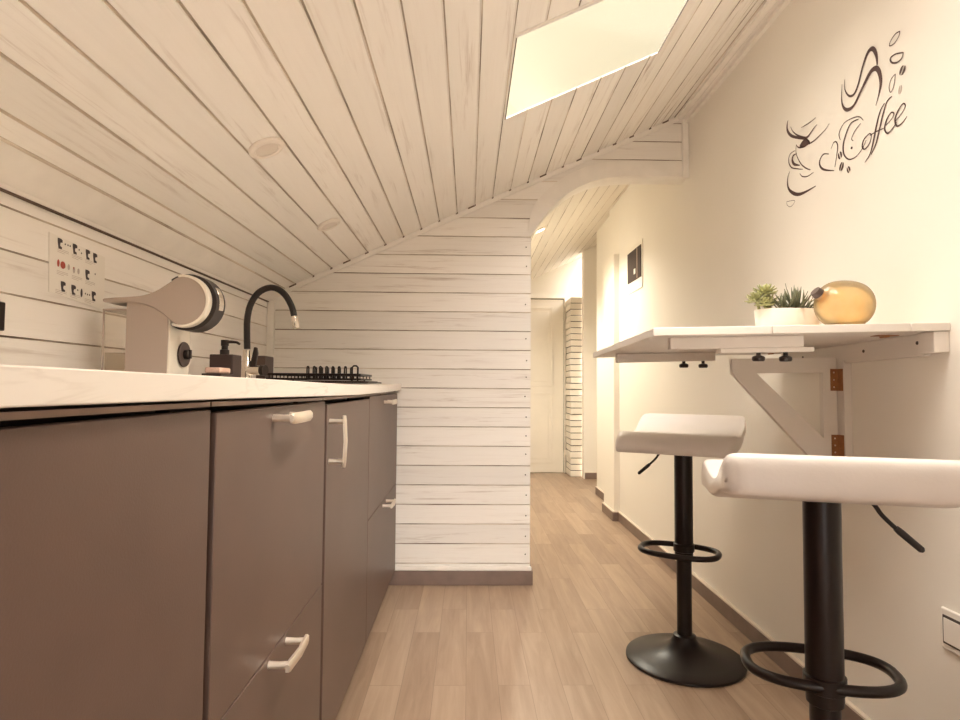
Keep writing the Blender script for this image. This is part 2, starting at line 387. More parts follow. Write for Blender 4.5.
mb.move(lambda x, y, z: (x, 2*YB-y, z)); mb.build('nail_heads', M['screw'], wb)
# smooth arch band that follows the opening
band = []
pts = [Vector((x, 0, z)) for x, z in ARCH]
for i, p in enumerate(pts):
    t = (pts[min(i+1, len(pts)-1)] - pts[max(i-1, 0)]).normalized(); n = Vector((-t.z, 0, t.x))
    w = min(.075, .02 + .02*i); q = p + n*w
    q.x = max(q.x, slope_x(q.z)); band.append((p, q))
mb = MB()
rows = [[(p.x, y, p.z) for y in (YB-.009,)] + [(q.x, YB-.009, q.z)] for p, q in band]
mb.grid(rows); mb.grid([[(p.x, YB+.1, p.z-.003), (p.x, YB-.009, p.z)] for p, q in band]); mb.grid([[(q.x, YB-.009, q.z), (q.x, YB+.001, q.z)] for p, q in band])
struct(mb.build('trim_1', M['trim'], recalc=False))
# ceiling bead along the partition, post at its right end, corner board at its left end
mb = MB(); x0, x1 = XL+.02, XR-.035
mb.add([(x, y, ceil_z(x)-dz) for x in (x0, x1) for y, dz in ((YB-.016,-.004),(YB-.016,.010),(YB-.010,.023),(YB+.002,.023))],
       [(0,4,5,1),(1,5,6,2),(2,6,7,3),(0,1,2,3),(4,7,6,5)])
t2 = struct(mb.build('trim_2', M['trim']))
mb = MB(); rnd = random.Random(8)
for x in edges(XL+.1, XR-.08, PC, .19):
    if rnd.random() < .85:
        w = rnd.uniform(.003, .007) + (rnd.uniform(0, .03) if rnd.random() < .35 else 0)
        v = [(x-w, YB-.0185, ceil_z(x-w)-.0065), (x+.004, YB-.0185, ceil_z(x+.004)-.0065), (x+.004, YB-.0185, ceil_z(x+.004)+.001), (x-w, YB-.0185, ceil_z(x-w)+.001)]
        mb.add(v + [(a, YB-.0158, b) for a, _, b in v], [(0,1,2,3),(7,6,5,4),(0,4,5,1),(1,5,6,2),(2,6,7,3),(3,7,4,0)])
mb.build('joint_gaps', M['gap'], t2)
struct(MB().box(XR-.03, XR, YB-.016, YB, 1.905, 2.19).build('trim_3', M['trim'], bevel=.003))
struct(MB().box(XL, XL+.032, YB-.026, YB, .92, ceil_z(XL)+.004).build('trim_4', M['trim'], bevel=.003))
# crown moulding over the left wall, cornice over the right wall
cz = ceil_z
struct(MB().prism([(XL,1.294),(XL+.014,1.294),(XL+.018,1.301),(XL+.026,1.303),(XL+.036,1.312),(XL+.055,1.326),(XL+.068,1.345),(XL+.073,cz(XL+.073)+.003),(XL,cz(XL)+.003)], 'y', YR, YB).build('trim_5', M['trim'], smooth='auto'))
MB().box(XL-.002, XL+.0105, YR, YB-.03, 1.2910, 1.2945).build('joint_gap', M['gap'], bpy.data.objects['trim_5'])
MB().prism([(XL+.0755,cz(XL+.0755)+.002),(XL+.0795,cz(XL+.0795)+.002),(XL+.0795,cz(XL+.0795)-.0035),(XL+.0755,cz(XL+.0755)-.004)], 'y', YR, YB-.02).build('ceiling_joint', M['left_groove'], bpy.data.objects['trim_5'])
struct(MB().prism([(XR,2.168),(XR-.016,2.168),(XR-.017,2.180),(XR-.012,2.182),(XR-.012,2.187),(XR-.026,2.189),(XR-.034,2.183),(XR-.042,2.184),(XR-.050,2.191),(XR-.052,cz(XR-.052)-.012),(XR-.064,cz(XR-.064)-.010),(XR-.067,cz(XR-.067)+.003),(XR,cz(XR)+.003)], 'y', YR, YB+.02).build('trim_6', M['trim'], smooth='auto'))
MB().prism([(XR-.0675,cz(XR-.0675)+.002),(XR-.071,cz(XR-.071)+.002),(XR-.071,cz(XR-.071)-.0025),(XR-.0675,cz(XR-.0675)-.003)], 'y', YR, YB-.02).build('ceiling_joint', M['ceil_groove'], bpy.data.objects['trim_6'])
# right wall and the jogs of the hallway
struct(MB().box(XR, XR+.1, YR, 4.09, 0, 2.33).build('wall_right', M['plaster']))
struct(MB().box(1.10, 1.2, 4.4, 5.10, 0, 2.35).build('wall_right_hall', M['hallpaint']))
struct(MB().box(1.0, 1.2, 4.09, 4.4, 0, 1.835).box(1.045, 1.2, 4.09, 4.4, 1.835, 2.35).build('wall_pilaster', M['hallpaint'], bevel=.004))
struct(MB().box(1.150, 1.45, 5.93, 6.03, 0, 2.4).build('wall_recess', M['hallpaint']))
struct(MB().box(1.38, 1.45, 5.1, 5.93, 0, 2.4).box(1.2, 1.38, 5.05, 5.1, 0, 2.4).build('wall_recess_side', M['hallpaint']))
struct(MB().box(.15, 1.45, YE, YE+.1, 0, 2.4).build('wall_end', M['hallpaint']))
struct(MB().box(.12, .20, YB+.1, YE, 0, 2.0).build('wall_left_hall', M['hallpaint']))
# stacked white bricks beside the hall door
mb = MB(); z = 0; i = 0
rnd = random.Random(5)
while z < 1.78:
    h = .063; j = rnd.uniform(-.006, .006)
    mb.box(1.035+j, 1.165, 6.04+rnd.uniform(-.01,.01), YE-.002, z+.004, z+h-.004); z += h; i += 1
pil = struct(mb.build('pillar_brick', M['doorwhite'], bevel=.004))
mb = MB().box(1.045, 1.163, 6.065, YE-.003, 0, z); mb.build('mortar', M['carcass'], pil)
# hall door: frame, leaf with two panels, in the end wall
dr = bpy.data.objects.new('door_1', None); dr.location = (.7, YE, 0); COL.objects.link(dr); struct(dr)
mb = MB().box(.30, 1.012, YE-.030, YE-.005, .004, 1.84)
for z0, z1 in ((.12,.30+.53),(.93,1.74)):
    for a, b in ((.40,.88),):
        mb.box(a-.02, b+.02, YE-.036, YE-.03, z0-.02, z0); mb.box(a-.02, b+.02, YE-.036, YE-.03, z1, z1+.02)
        mb.box(a-.02, a, YE-.036, YE-.03, z0, z1); mb.box(b, b+.02, YE-.036, YE-.03, z0, z1)
        mb.box(a+.03, b-.03, YE-.034, YE-.03, z0+.03, z1-.03)
mb.build('door_leaf', M['doorwhite'], dr, bevel=.003)
MB().box(1.018, 1.03, YE-.04, YE, 0, 1.86).box(.24, 1.03, YE-.04, YE, 1.848, 1.862).build('door_frame', M['doorwhite'], dr, bevel=.002)
MB().box(1.0125, 1.0175, YE-.012, YE-.004, 0, 1.845).box(.30, 1.0175, YE-.012, YE-.004, 1.8405, 1.8475).build('door_gap', M['carcass'], dr)
# wall behind the camera and an unseen window added for fill light
struct(MB().box(XL-.05, -.55, YR-.1, YR, 0, 2.35).box(.75, 1.45, YR-.1, YR, 0, 2.35).box(-.55, .75, YR-.1, YR, 0, .5).box(-.55, .75, YR-.1, YR, 1.45, 2.35).build('wall_front', M['plaster']))
w2 = bpy.data.objects.new('fill_window', None); w2.location = (.1, YR-.05, .5); COL.objects.link(w2); struct(w2)
MB().box(-.55, -.49, YR-.08, YR-.03, .5, 1.45).box(.69, .75, YR-.08, YR-.03, .5, 1.45).box(-.49, .69, YR-.08, YR-.03, .5, .56).box(-.49, .69, YR-.08, YR-.03, 1.39, 1.45).box(.08, .12, YR-.08, YR-.03, .56, 1.39).build('window_frame', M['white'], w2)
MB().box(-.49, .69, YR-.058, YR-.054, .56, 1.39).build('pane', M['skyglass'], w2)
# skirting boards
def skirt(name, segs):
    mb = MB()
    for (x0, x1, y0, y1) in segs: mb.box(x0, x1, y0, y1, 0, .060, 0); 
    o = struct(mb.build(name, M['skirt'], bevel=.002)); l = MB()
    for (x0, x1, y0, y1) in segs: l.box(x0+.0, x1-.0, y0+.0, y1-.0, .0605, .0665)
    l.build('skirting_lip', M['lip'], o); return o
skirt('baseboard_right', [(XR-.014, XR, YR, 4.075), (.986, XR, 4.075, 4.089), (.986, 1.0, 4.089, 4.40), (1.087, 1.10, 4.42, 5.10), (1.16, 1.38, 5.916, 5.93)])
o = struct(MB().box(-.40, XP+.012, YB-.014, YB, 0, .064).box(XP, XP+.012, YB, YB+.1, 0, .064).build('baseboard_back', M['skirt'], bevel=.002))
MB().box(-.40, XP+.006, YB-.010, YB, .0645, .0835).build('skirting_lip', M['trim'], o, bevel=.003)

# ================================================================ KITCHEN RUN
def bow(y):
    P = [(.16,.005),(.42,.004),(.87,.001),(1.36,-.0045),(1.7,-.0075),(2.2,-.006),(2.5,-.003),(2.79,0)]
    for (a, p), (b, q) in zip(P, P[1:]):
        if y <= b: return p + (q-p)*max(0, (y-a)/(b-a))
    return 0
FX = -.328                                            # face of the cabinet fronts
def base_cabinet(y0, y1, label):
    c = thing('base_cabinet', (-.62, (y0+y1)/2, 0), label, 'cabinet', 'dark brown base cabinets under the worktop')
    mb = MB().box(XL+.012, FX-.021, y0+.001, y0+.018, .07, .860).box(XL+.012, FX-.021, y1-.018, y1-.001, .07, .860)
    mb.box(XL+.012, FX-.021, y0+.018, y1-.018, .07, .088).box(XL+.012, XL+.03, y0+.018, y1-.018, .088, .860)
    mb.build('carcass', M['carcass'], c)
    MB().box(-.42, FX-.008, y0, y1-.006, .8835, .8895).move(lambda x, y, z: (x, y, z+bow(y)-.0030)).build('top_rail', M['rail'], c)
    MB().box(-.42, -.40, y0+.018, y1-.018, .86, .8825+min(0, bow(y0), bow(y1))).build('back_strip', M['carcass'], c)
    MB().box(-.42, -.395, y0+.001, y1-.001, 0, .07).build('plinth', M['carcass'], c)
    return c
def front(c, name, y0, y1, z0, z1):
    return MB().box(FX-.018, FX, y0, y1, z0, z1).build(name, M['cab'], c, bevel=.0012)
def bar_handle(p, yc, zc, length, vertical=False):
    """flat rounded bar on two posts"""
    mb = MB(); L = length/2
    def P(a, b, x): return (x, yc + (b if vertical else a), zc + (a if vertical else b))
    sec = [(-.0095,.036),(-.0095,.040),(-.006,.0425),(.006,.0425),(.0095,.040),(.0095,.036)]
    rows = []
    for a in (-L, -L+.003, -L+.012, 0, L-.012, L-.003, L):
        e = (abs(a)-(L-.012))/.012 if abs(a) > L-.012 else 0
        rows.append([P(a, b*(1-.35*max(0,e)**2), FX+x-.004*(a/L)**2) for b, x in sec])
    mb.grid(rows, closed_v=True); n = len(sec); b0 = len(mb.v)-len(rows)*n
    mb.f += [tuple(b0+i for i in range(n))[::-1], tuple(b0+(len(rows)-1)*n+i for i in range(n))]; mb.m += [0, 0]
    for s in (-1, 1):
        a = s*(L-.014)
        mb.tube([P(a, 0, FX+.0003), P(a, 0, FX+.018), P(a, 0, FX+.036)], [.0065,.0058,.0065], 12)
    return mb.build('handle', M['nickel'], p, smooth='auto')
S1, S2, S3 = .792, 1.394, 1.995
c = base_cabinet(.195, S1, 'dark brown base cabinet nearest the camera with one plain front and no handle')
front(c, 'door', .199, S1-.022, .0695, .8785)
c = base_cabinet(S1, S2, 'dark brown two-drawer base cabinet between the plain cabinet and the tall-handled door')
d = front(c, 'drawer', S1-.004, S2-.014, .4625, .874); bar_handle(d, 1.062, .855, .122)
d = front(c, 'drawer', S1-.004, S2-.014, .0695, .4595); bar_handle(d, 1.066, .446, .122)
c = base_cabinet(S2, S3, 'dark brown base cabinet with a full-height door and upright silver handle')
d = front(c, 'door', S2+.006, S3-.002, .0695, .866); bar_handle(d, 1.425, .778, .122, True)
c = base_cabinet(S3, YB-.006, 'dark brown two-drawer base cabinet at the far end against the plank partition')
d = front(c, 'drawer', S3+.002, YB-.012, .4655, .874); bar_handle(d, 2.385, .846, .125)
d = front(c, 'drawer', S3+.002, YB-.012, .0695, .4625); bar_handle(d, 2.385, .446, .125)
# worktop
ZT = .9195
mb = MB(); ys = [.16,.42,.87,1.115,1.36,1.7,1.95,2.2,2.5,YB-.001]
mb.grid([[(XL+.001,y,.8905+bow(y)),(-.311,y,.8905+bow(y)),(-.311,y,ZT+bow(y)),(XL+.001,y,ZT+bow(y))] for y in ys], closed_v=True)
n = len(ys); mb.f += [(0,1,2,3), (4*n-1,4*n-2,4*n-3,4*n-4)]; mb.m += [0, 0]
tag(mb.build('countertop', M['marble'], bevel=.0015),
    'white veined marble worktop running along the brown cabinets', 'countertop')

# ================================================================ ON THE WORKTOP
ZC = ZT + .0004
ZC = ZT + bow(1.43) + .0006
MX = .006
cm = thing('coffee_machine', (-.75, 1.5, ZC), 'grey and white capsule coffee machine with round tilted head', 'coffee machine')
y0, y1 = 1.437, 1.553
MB().prism([(-.818,ZC),(-.719,ZC),(-.7165,1.02),(-.720,1.112),(-.818,1.106)], 'y', y0+.004, y1-.004).build('body', M['machwhite'], cm, bevel=.003)
for ya, yb in ((y0, y0+.0042), (y1-.0042, y1)):
    MB().prism([(-.819,ZC+.0005),(-.7205,ZC+.0005),(-.7185,1.02),(-.7215,1.109),(-.819,1.106)], 'y', ya, yb).build('side_panel', M['machgrey'], cm, bevel=.0015)
MB().lathe([(.0,0),(.030,0),(.032,.002),(.031,.005),(.0,.006)], (-.7172, 1.512, .985), 28, 'x').build('dial_ring', M['darkgrey'], cm, smooth='auto')
MB().lathe([(.012,0),(.0115,.011),(.009,.013),(0,.013)], (-.7127, 1.512, .985), 20, 'x').box(-.705, -.6965, 1.508, 1.516, .975, .997).build('dial_knob', M['black'], cm, bevel=.001)
# long shell: a thin tail over the tank growing into the round head
top = catmull([(-.873,1.1135,0),(-.84,1.1165,0),(-.80,1.119,0),(-.775,1.123,0),(-.75,1.132,0),(-.72,1.151,0),(-.700,1.165,0),(-.680,1.1712,0)], 5)
arc = [(-.684+.060*math.cos(a), 1.1095+.062*math.sin(a), 0) for a in [math.radians(80-10*i) for i in range(0, 18)]]
bot = catmull([(-.690,1.048,0),(-.708,1.059,0),(-.73,1.077,0),(-.755,1.092,0),(-.785,1.102,0),(-.82,1.1045,0),(-.85,1.1035,0),(-.873,1.1055,0)], 5)
outl = [(p[0], p[1]) for p in list(top) + arc + list(bot)]
MB().prism(outl, 'y', y0-.006, y0+.070).build('head_shell', M['machgrey'], cm, bevel=.004)
def crescent(r0, r1, c0, c1, a0, a1, ya, yb):
    n = 26; A = [math.radians(a0+(a1-a0)*i/n) for i in range(n+1)]
    o = [(c1[0]+r1*math.cos(a), c1[1]+r1*math.sin(a)) for a in A] + [(c0[0]+r0*math.cos(a), c0[1]+r0*math.sin(a)) for a in A[::-1]]
    return MB().prism(o, 'y', ya, yb)
crescent(.0575, .0635, (-.686,1.1095), (-.6845,1.1095), 100, -112, y0-.0075, y0+.055).build('head_ring', M['machwhite'], cm, bevel=.0015)
crescent(.0630, .0690, (-.6845,1.1095), (-.6795,1.1085), 126, -126, y0+.012, y0+.066).build('brew_head', M['black'], cm, bevel=.004)
crescent(.0685, .0708, (-.6795,1.1085), (-.6795,1.1085), 34, -14, y0+.028, y0+.052).build('head_strip', M['chrome'], cm, bevel=.001)
tk = MB().box(-.876, -.8195, y0+.006, y1-.006, ZC+.002, 1.085).build('water_tank', M['tankglass'], cm, bevel=.004)
MB().box(-.872, -.823, y0+.010, y1-.010, ZC+.006, .985).build('water', M['water'], tk)
MB().box(-.878, -.8192, y0+.004, y1-.004, 1.0855, 1.0905).box(-.8775, -.8735, y0+.0045, y0+.0085, ZC, 1.0855).build('tank_rim', M['machgrey'], tk, bevel=.001)
MB().box(-.719, -.606, 1.448, 1.545, ZC, ZC+.0045).box(-.715, -.612, 1.452, 1.541, ZC+.0045, ZC+.012).build('drip_tray', M['black'], cm, bevel=.002)

ZC = ZT + bow(1.76) + .0004
sd = thing('soap_dispenser', (-.72, 1.76, ZC), 'square dark soap dispenser with pump between coffee machine and tap', 'soap dispenser')
MB().box(-.752, -.684, 1.745, 1.813, ZC, .998).build('bottle', M['soap'], sd, bevel=.003)
mb = MB().lathe([(.013,.998),(.013,1.012),(.009,1.014),(.009,1.024),(.011,1.025),(.011,1.042),(.0,1.042)], (-.722, 1.779, 0), 18)
mb.tube([(-.722,1.779,1.036),(-.700,1.77,1.036),(-.682,1.765,1.0345),(-.672,1.762,1.029)], [.0048,.0045,.004,.0035], 10).build('pump', M['black'], sd, smooth='auto')
MB().box(-.734, -.680, 1.655, 1.7445, ZC, .9405).build('sponge_holder', M['soap'], sd, bevel=.002)
tag(MB().box(-.728, -.686, 1.660, 1.738, .9409, .9575).build('sponge', M['sponge'], bevel=.004, smooth=True), 'small pink sponge lying in front of the dark soap dispenser', 'sponge')

ZC = ZT + bow(2.02) + .0004
fa = thing('kitchen_faucet', (-.745, 2.02, ZC), 'kitchen tap with arched black hose and chrome spout', 'faucet')
MB().lathe([(.026,0),(.026,.006),(.0175,.009),(.0165,.075),(.0145,.078),(.0135,.112),(.0115,.114)], (-.745, 2.02, ZC), 24).build('body', M['chrome'], fa, smooth='auto')
hp = [(-.745,2.02,1.03),(-.747,2.02,1.08),(-.747,2.02,1.13),(-.738,2.02,1.178),(-.714,2.018,1.217),(-.682,2.015,1.2355),(-.650,2.012,1.2345),(-.618,2.008,1.212),(-.594,2.004,1.172),(-.583,2.0,1.135)]
MB().tube(catmull(hp, 6), .0105, 14).build('hose', M['rubber'], fa, smooth='auto')
MB().tube([(-.5835,2.0,1.139),(-.581,1.999,1.125),(-.5755,1.998,1.101),(-.575,1.998,1.098)], [.0108,.0112,.0118,.010], 16).build('spout_tip', M['chrome'], fa, smooth='auto')
mb = MB().tube([(-.745,2.02,.958),(-.715,2.012,.958),(-.688,2.004,.958)], [.0155,.0155,.0155], 16)
mb.build('mixer_arm', M['chrome'], fa, smooth='auto')
MB().tube([(-.690,2.0045,.958),(-.676,2.0,.958)], [.018,.018], 16).build('mixer_cap', M['black'], fa, smooth='auto')
MB().prism([(-.730,.970),(-.712,.970),(-.705,1.015),(-.709,1.035),(-.717,1.036),(-.722,1.012)], 'y', 2.004, 2.018).build('lever', M['black'], fa, bevel=.002)

ZC = ZT + bow(2.66) + .0008
rk = thing('dish_rack', (-.6, 2.48, ZC), 'black wire dish rack on a flat tray beside the partition', 'dish rack')
MB().box(-.815, -.385, 2.30, 2.66, ZC, ZC+.005).box(-.80, -.40, 2.315, 2.645, ZC+.005, ZC+.009).build('drip_tray', M['black'], rk, bevel=.002)
RX0, RX1, RY0, RY1 = -.795, -.425, 2.335, 2.625
def loop(z, r=.0032): return MB().tube([(RX0,RY0,z),(RX1-.012,RY0,z),(RX1,RY0+.012,z),(RX1,RY1,z),(RX0,RY1,z)], r, 8, closed=True)
mb = loop(.952, .0042); mb.build('top_wire', M['blackmetal'], rk, smooth='auto')
mb = loop(.9345)
for i in range(19):
    y = RY0 + (RY1-RY0)*(i+.5)/19
for i in range(26):
    x = RX0 + (RX1-RX0)*(i+.5)/26
    mb.tube([(x, RY0, .950), (x, RY0, .9345), (x, RY1, .9345), (x, RY1, .950)], .0022, 6)
for x in (RX0+.03, RX1-.03):
    for y in (RY0, RY1): mb.tube([(x, y, .9345), (x, y, .9288)], .004, 8)
mb.build('wire_basket', M['blackmetal'], rk, smooth='auto')
for i in range(7):
    x = -.627 + .0243*i
    for ya in (RY0+.01, RY0+.13):
        h = .983; mb = MB()
        mb.tube([(x-.0035, ya, .9345),(x-.0035, ya, h-.005),(x-.002, ya, h-.001),(x, ya, h),(x+.002, ya, h-.001),(x+.0035, ya, h-.005),(x+.0035, ya, .9345)], .0030, 6)
        mb.build('plate_divider', M['blackmetal'], rk, smooth='auto')
MB().tube([(RX1-.028,RY0,.925),(RX1-.028,RY0,.980),(RX1-.022,RY0,.986),(RX1-.012,RY0,.986),(RX1-.006,RY0,.980),(RX1-.006,RY0,.925)], .0036, 8).build('end_handle', M['blackmetal'], rk, smooth='auto')
MB().box(-.820, -.785, 2.318, 2.42, .9295, 1.022).build('cutlery_holder', M['darkgrey'], rk, bevel=.003)

# ================================================================ ON THE LEFT WALL
sheet = thing('instruction_sheet', (XL, 1.43, 1.17), 'white printed instruction sheet taped to the left plank wall', 'poster')
xs = XL+.0015
c4 = [(1.3246,1.2448),(1.5285,1.2322),(1.5325,1.0975),(1.3310,1.1130)]
MB().add([(xs,y,z) for y,z in c4]+[(xs+.0008,y,z) for y,z in c4], [(0,1,2,3),(7,6,5,4),(0,4,5,1),(1,5,6,2),(2,6,7,3),(3,7,4,0)]).build('paper', M['paper'], sheet)
xi = xs+.0012
def blob(mb, y, z, s, pts): mb.add([(xi, y+a*s, z+b*s) for a, b in pts], [tuple(range(len(pts)))])
def disc(mb, y, z, ry, rz, n=14): mb.add([(xi, y+ry*math.cos(2*math.pi*i/n), z+rz*math.sin(2*math.pi*i/n)) for i in range(n)], [tuple(range(n))])
mach = [(-.45,.5),(.15,.5),(.42,.40),(.42,.15),(.1,.12),(.02,-.05),(.05,-.22),(.35,-.30),(.35,-.5),(-.25,-.5),(-.38,-.1),(-.45,.2)]
mb = MB()
for y, z in [(1.3606,1.2274),(1.4119,1.2265),(1.4599,1.2239),(1.4882,1.2215),(1.461,1.1747),(1.3761,1.1316),(1.4123,1.1295),(1.488,1.1261)]:
    mb.add([(xi, y+a*.019, z+b*.0235) for a, b in mach], [tuple(range(len(mach)))])
disc(mb, 1.4412, 1.1274, .004, .0105)
for y, z in [(1.3778,1.2299),(1.3873,1.2299),(1.3946,1.2297),(1.4269,1.2283),(1.4359,1.222),(1.4904,1.182),(1.4272,1.1319),(1.4557,1.128),(1.4637,1.1269),(1.4717,1.1271)]: disc(mb, y, z, .0022, .0022, 8)
mb.build('machine_icons', M['ink'], sheet)
mb = MB(); disc(mb, 1.3725, 1.1806, .0085, .0085); disc(mb, 1.3571, 1.1822, .0042, .0085); disc(mb, 1.4105, 1.181, .003, .003); mb.build('red_icons', M['inkred'], sheet)
mb = MB()
for y, z in [(1.3925,1.1798),(1.411,1.1762),(1.4272,1.1767)]: disc(mb, y, z, .0042, .0070)
for y, z in [(1.3717,1.2115),(1.4204,1.2086),(1.4699,1.2072),(1.3721,1.1613),(1.4232,1.1594),(1.4728,1.1563),(1.3699,1.1179),(1.4205,1.116),(1.4726,1.1118)]:
    for j in range(3):
        zz = z-.0035*j+.003; w = .019 if j < 2 else .012
        mb.quad((xi,y-.019,zz+.0014),(xi,y-.019+2*w,zz-.0002),(xi,y-.019+2*w,zz-.0012),(xi,y-.019,zz+.0004))
mb.build('caption_lines', M['inkgrey'], sheet)
so = thing('wall_socket', (XL, 1.16, 1.043), 'black socket on the left plank wall at the picture edge', 'socket')
MB().box(XL+.0004, XL+.009, 1.122, 1.202, 1.014, 1.071).build('plate', M['black'], so, bevel=.002)
MB().lathe([(0,0),(.018,0),(.018,.003),(.0,.003)], (XL+.009, 1.162, 1.0425), 20, 'x').build('socket_insert', M['darkgrey'], so, smooth='auto')

# ================================================================ CEILING LIGHTS
cl0 = None
def place_light(o, x, y): o.location = Vector((x, y, ceil_z(x)))
def make_light(x, y, label, lit=False):
    t = thing('ceiling_light', (0,0,0), label, 'ceiling light', 'round recessed lights in the sloping ceiling')
    MB().lathe([(.030,.0),(.045,.0),(.046,-.003),(.044,-.008),(.036,-.011),(.031,-.009),(.030,-.006)], (0,0,0), 36).build('trim_ring', M['lampwhite'], t, smooth='auto')
    MB().lathe([(.0305,-.004),(.029,-.0065),(.0,-.0075)], (0,0,0), 30).build('diffuser', M['lit'] if lit else M['diffuser'], t, smooth='auto')
    t.rotation_euler = (0, -math.atan(CS), 0); place_light(t, x, y); return t
make_light(-.517, 1.497, 'larger white round ceiling light, nearer the camera, switched off')
make_light(-.524, 2.205, 'smaller-looking white round ceiling light nearer the plank partition, switched off')
make_light(.475, 3.97, 'glowing round ceiling light in the hallway beyond the arch', True)

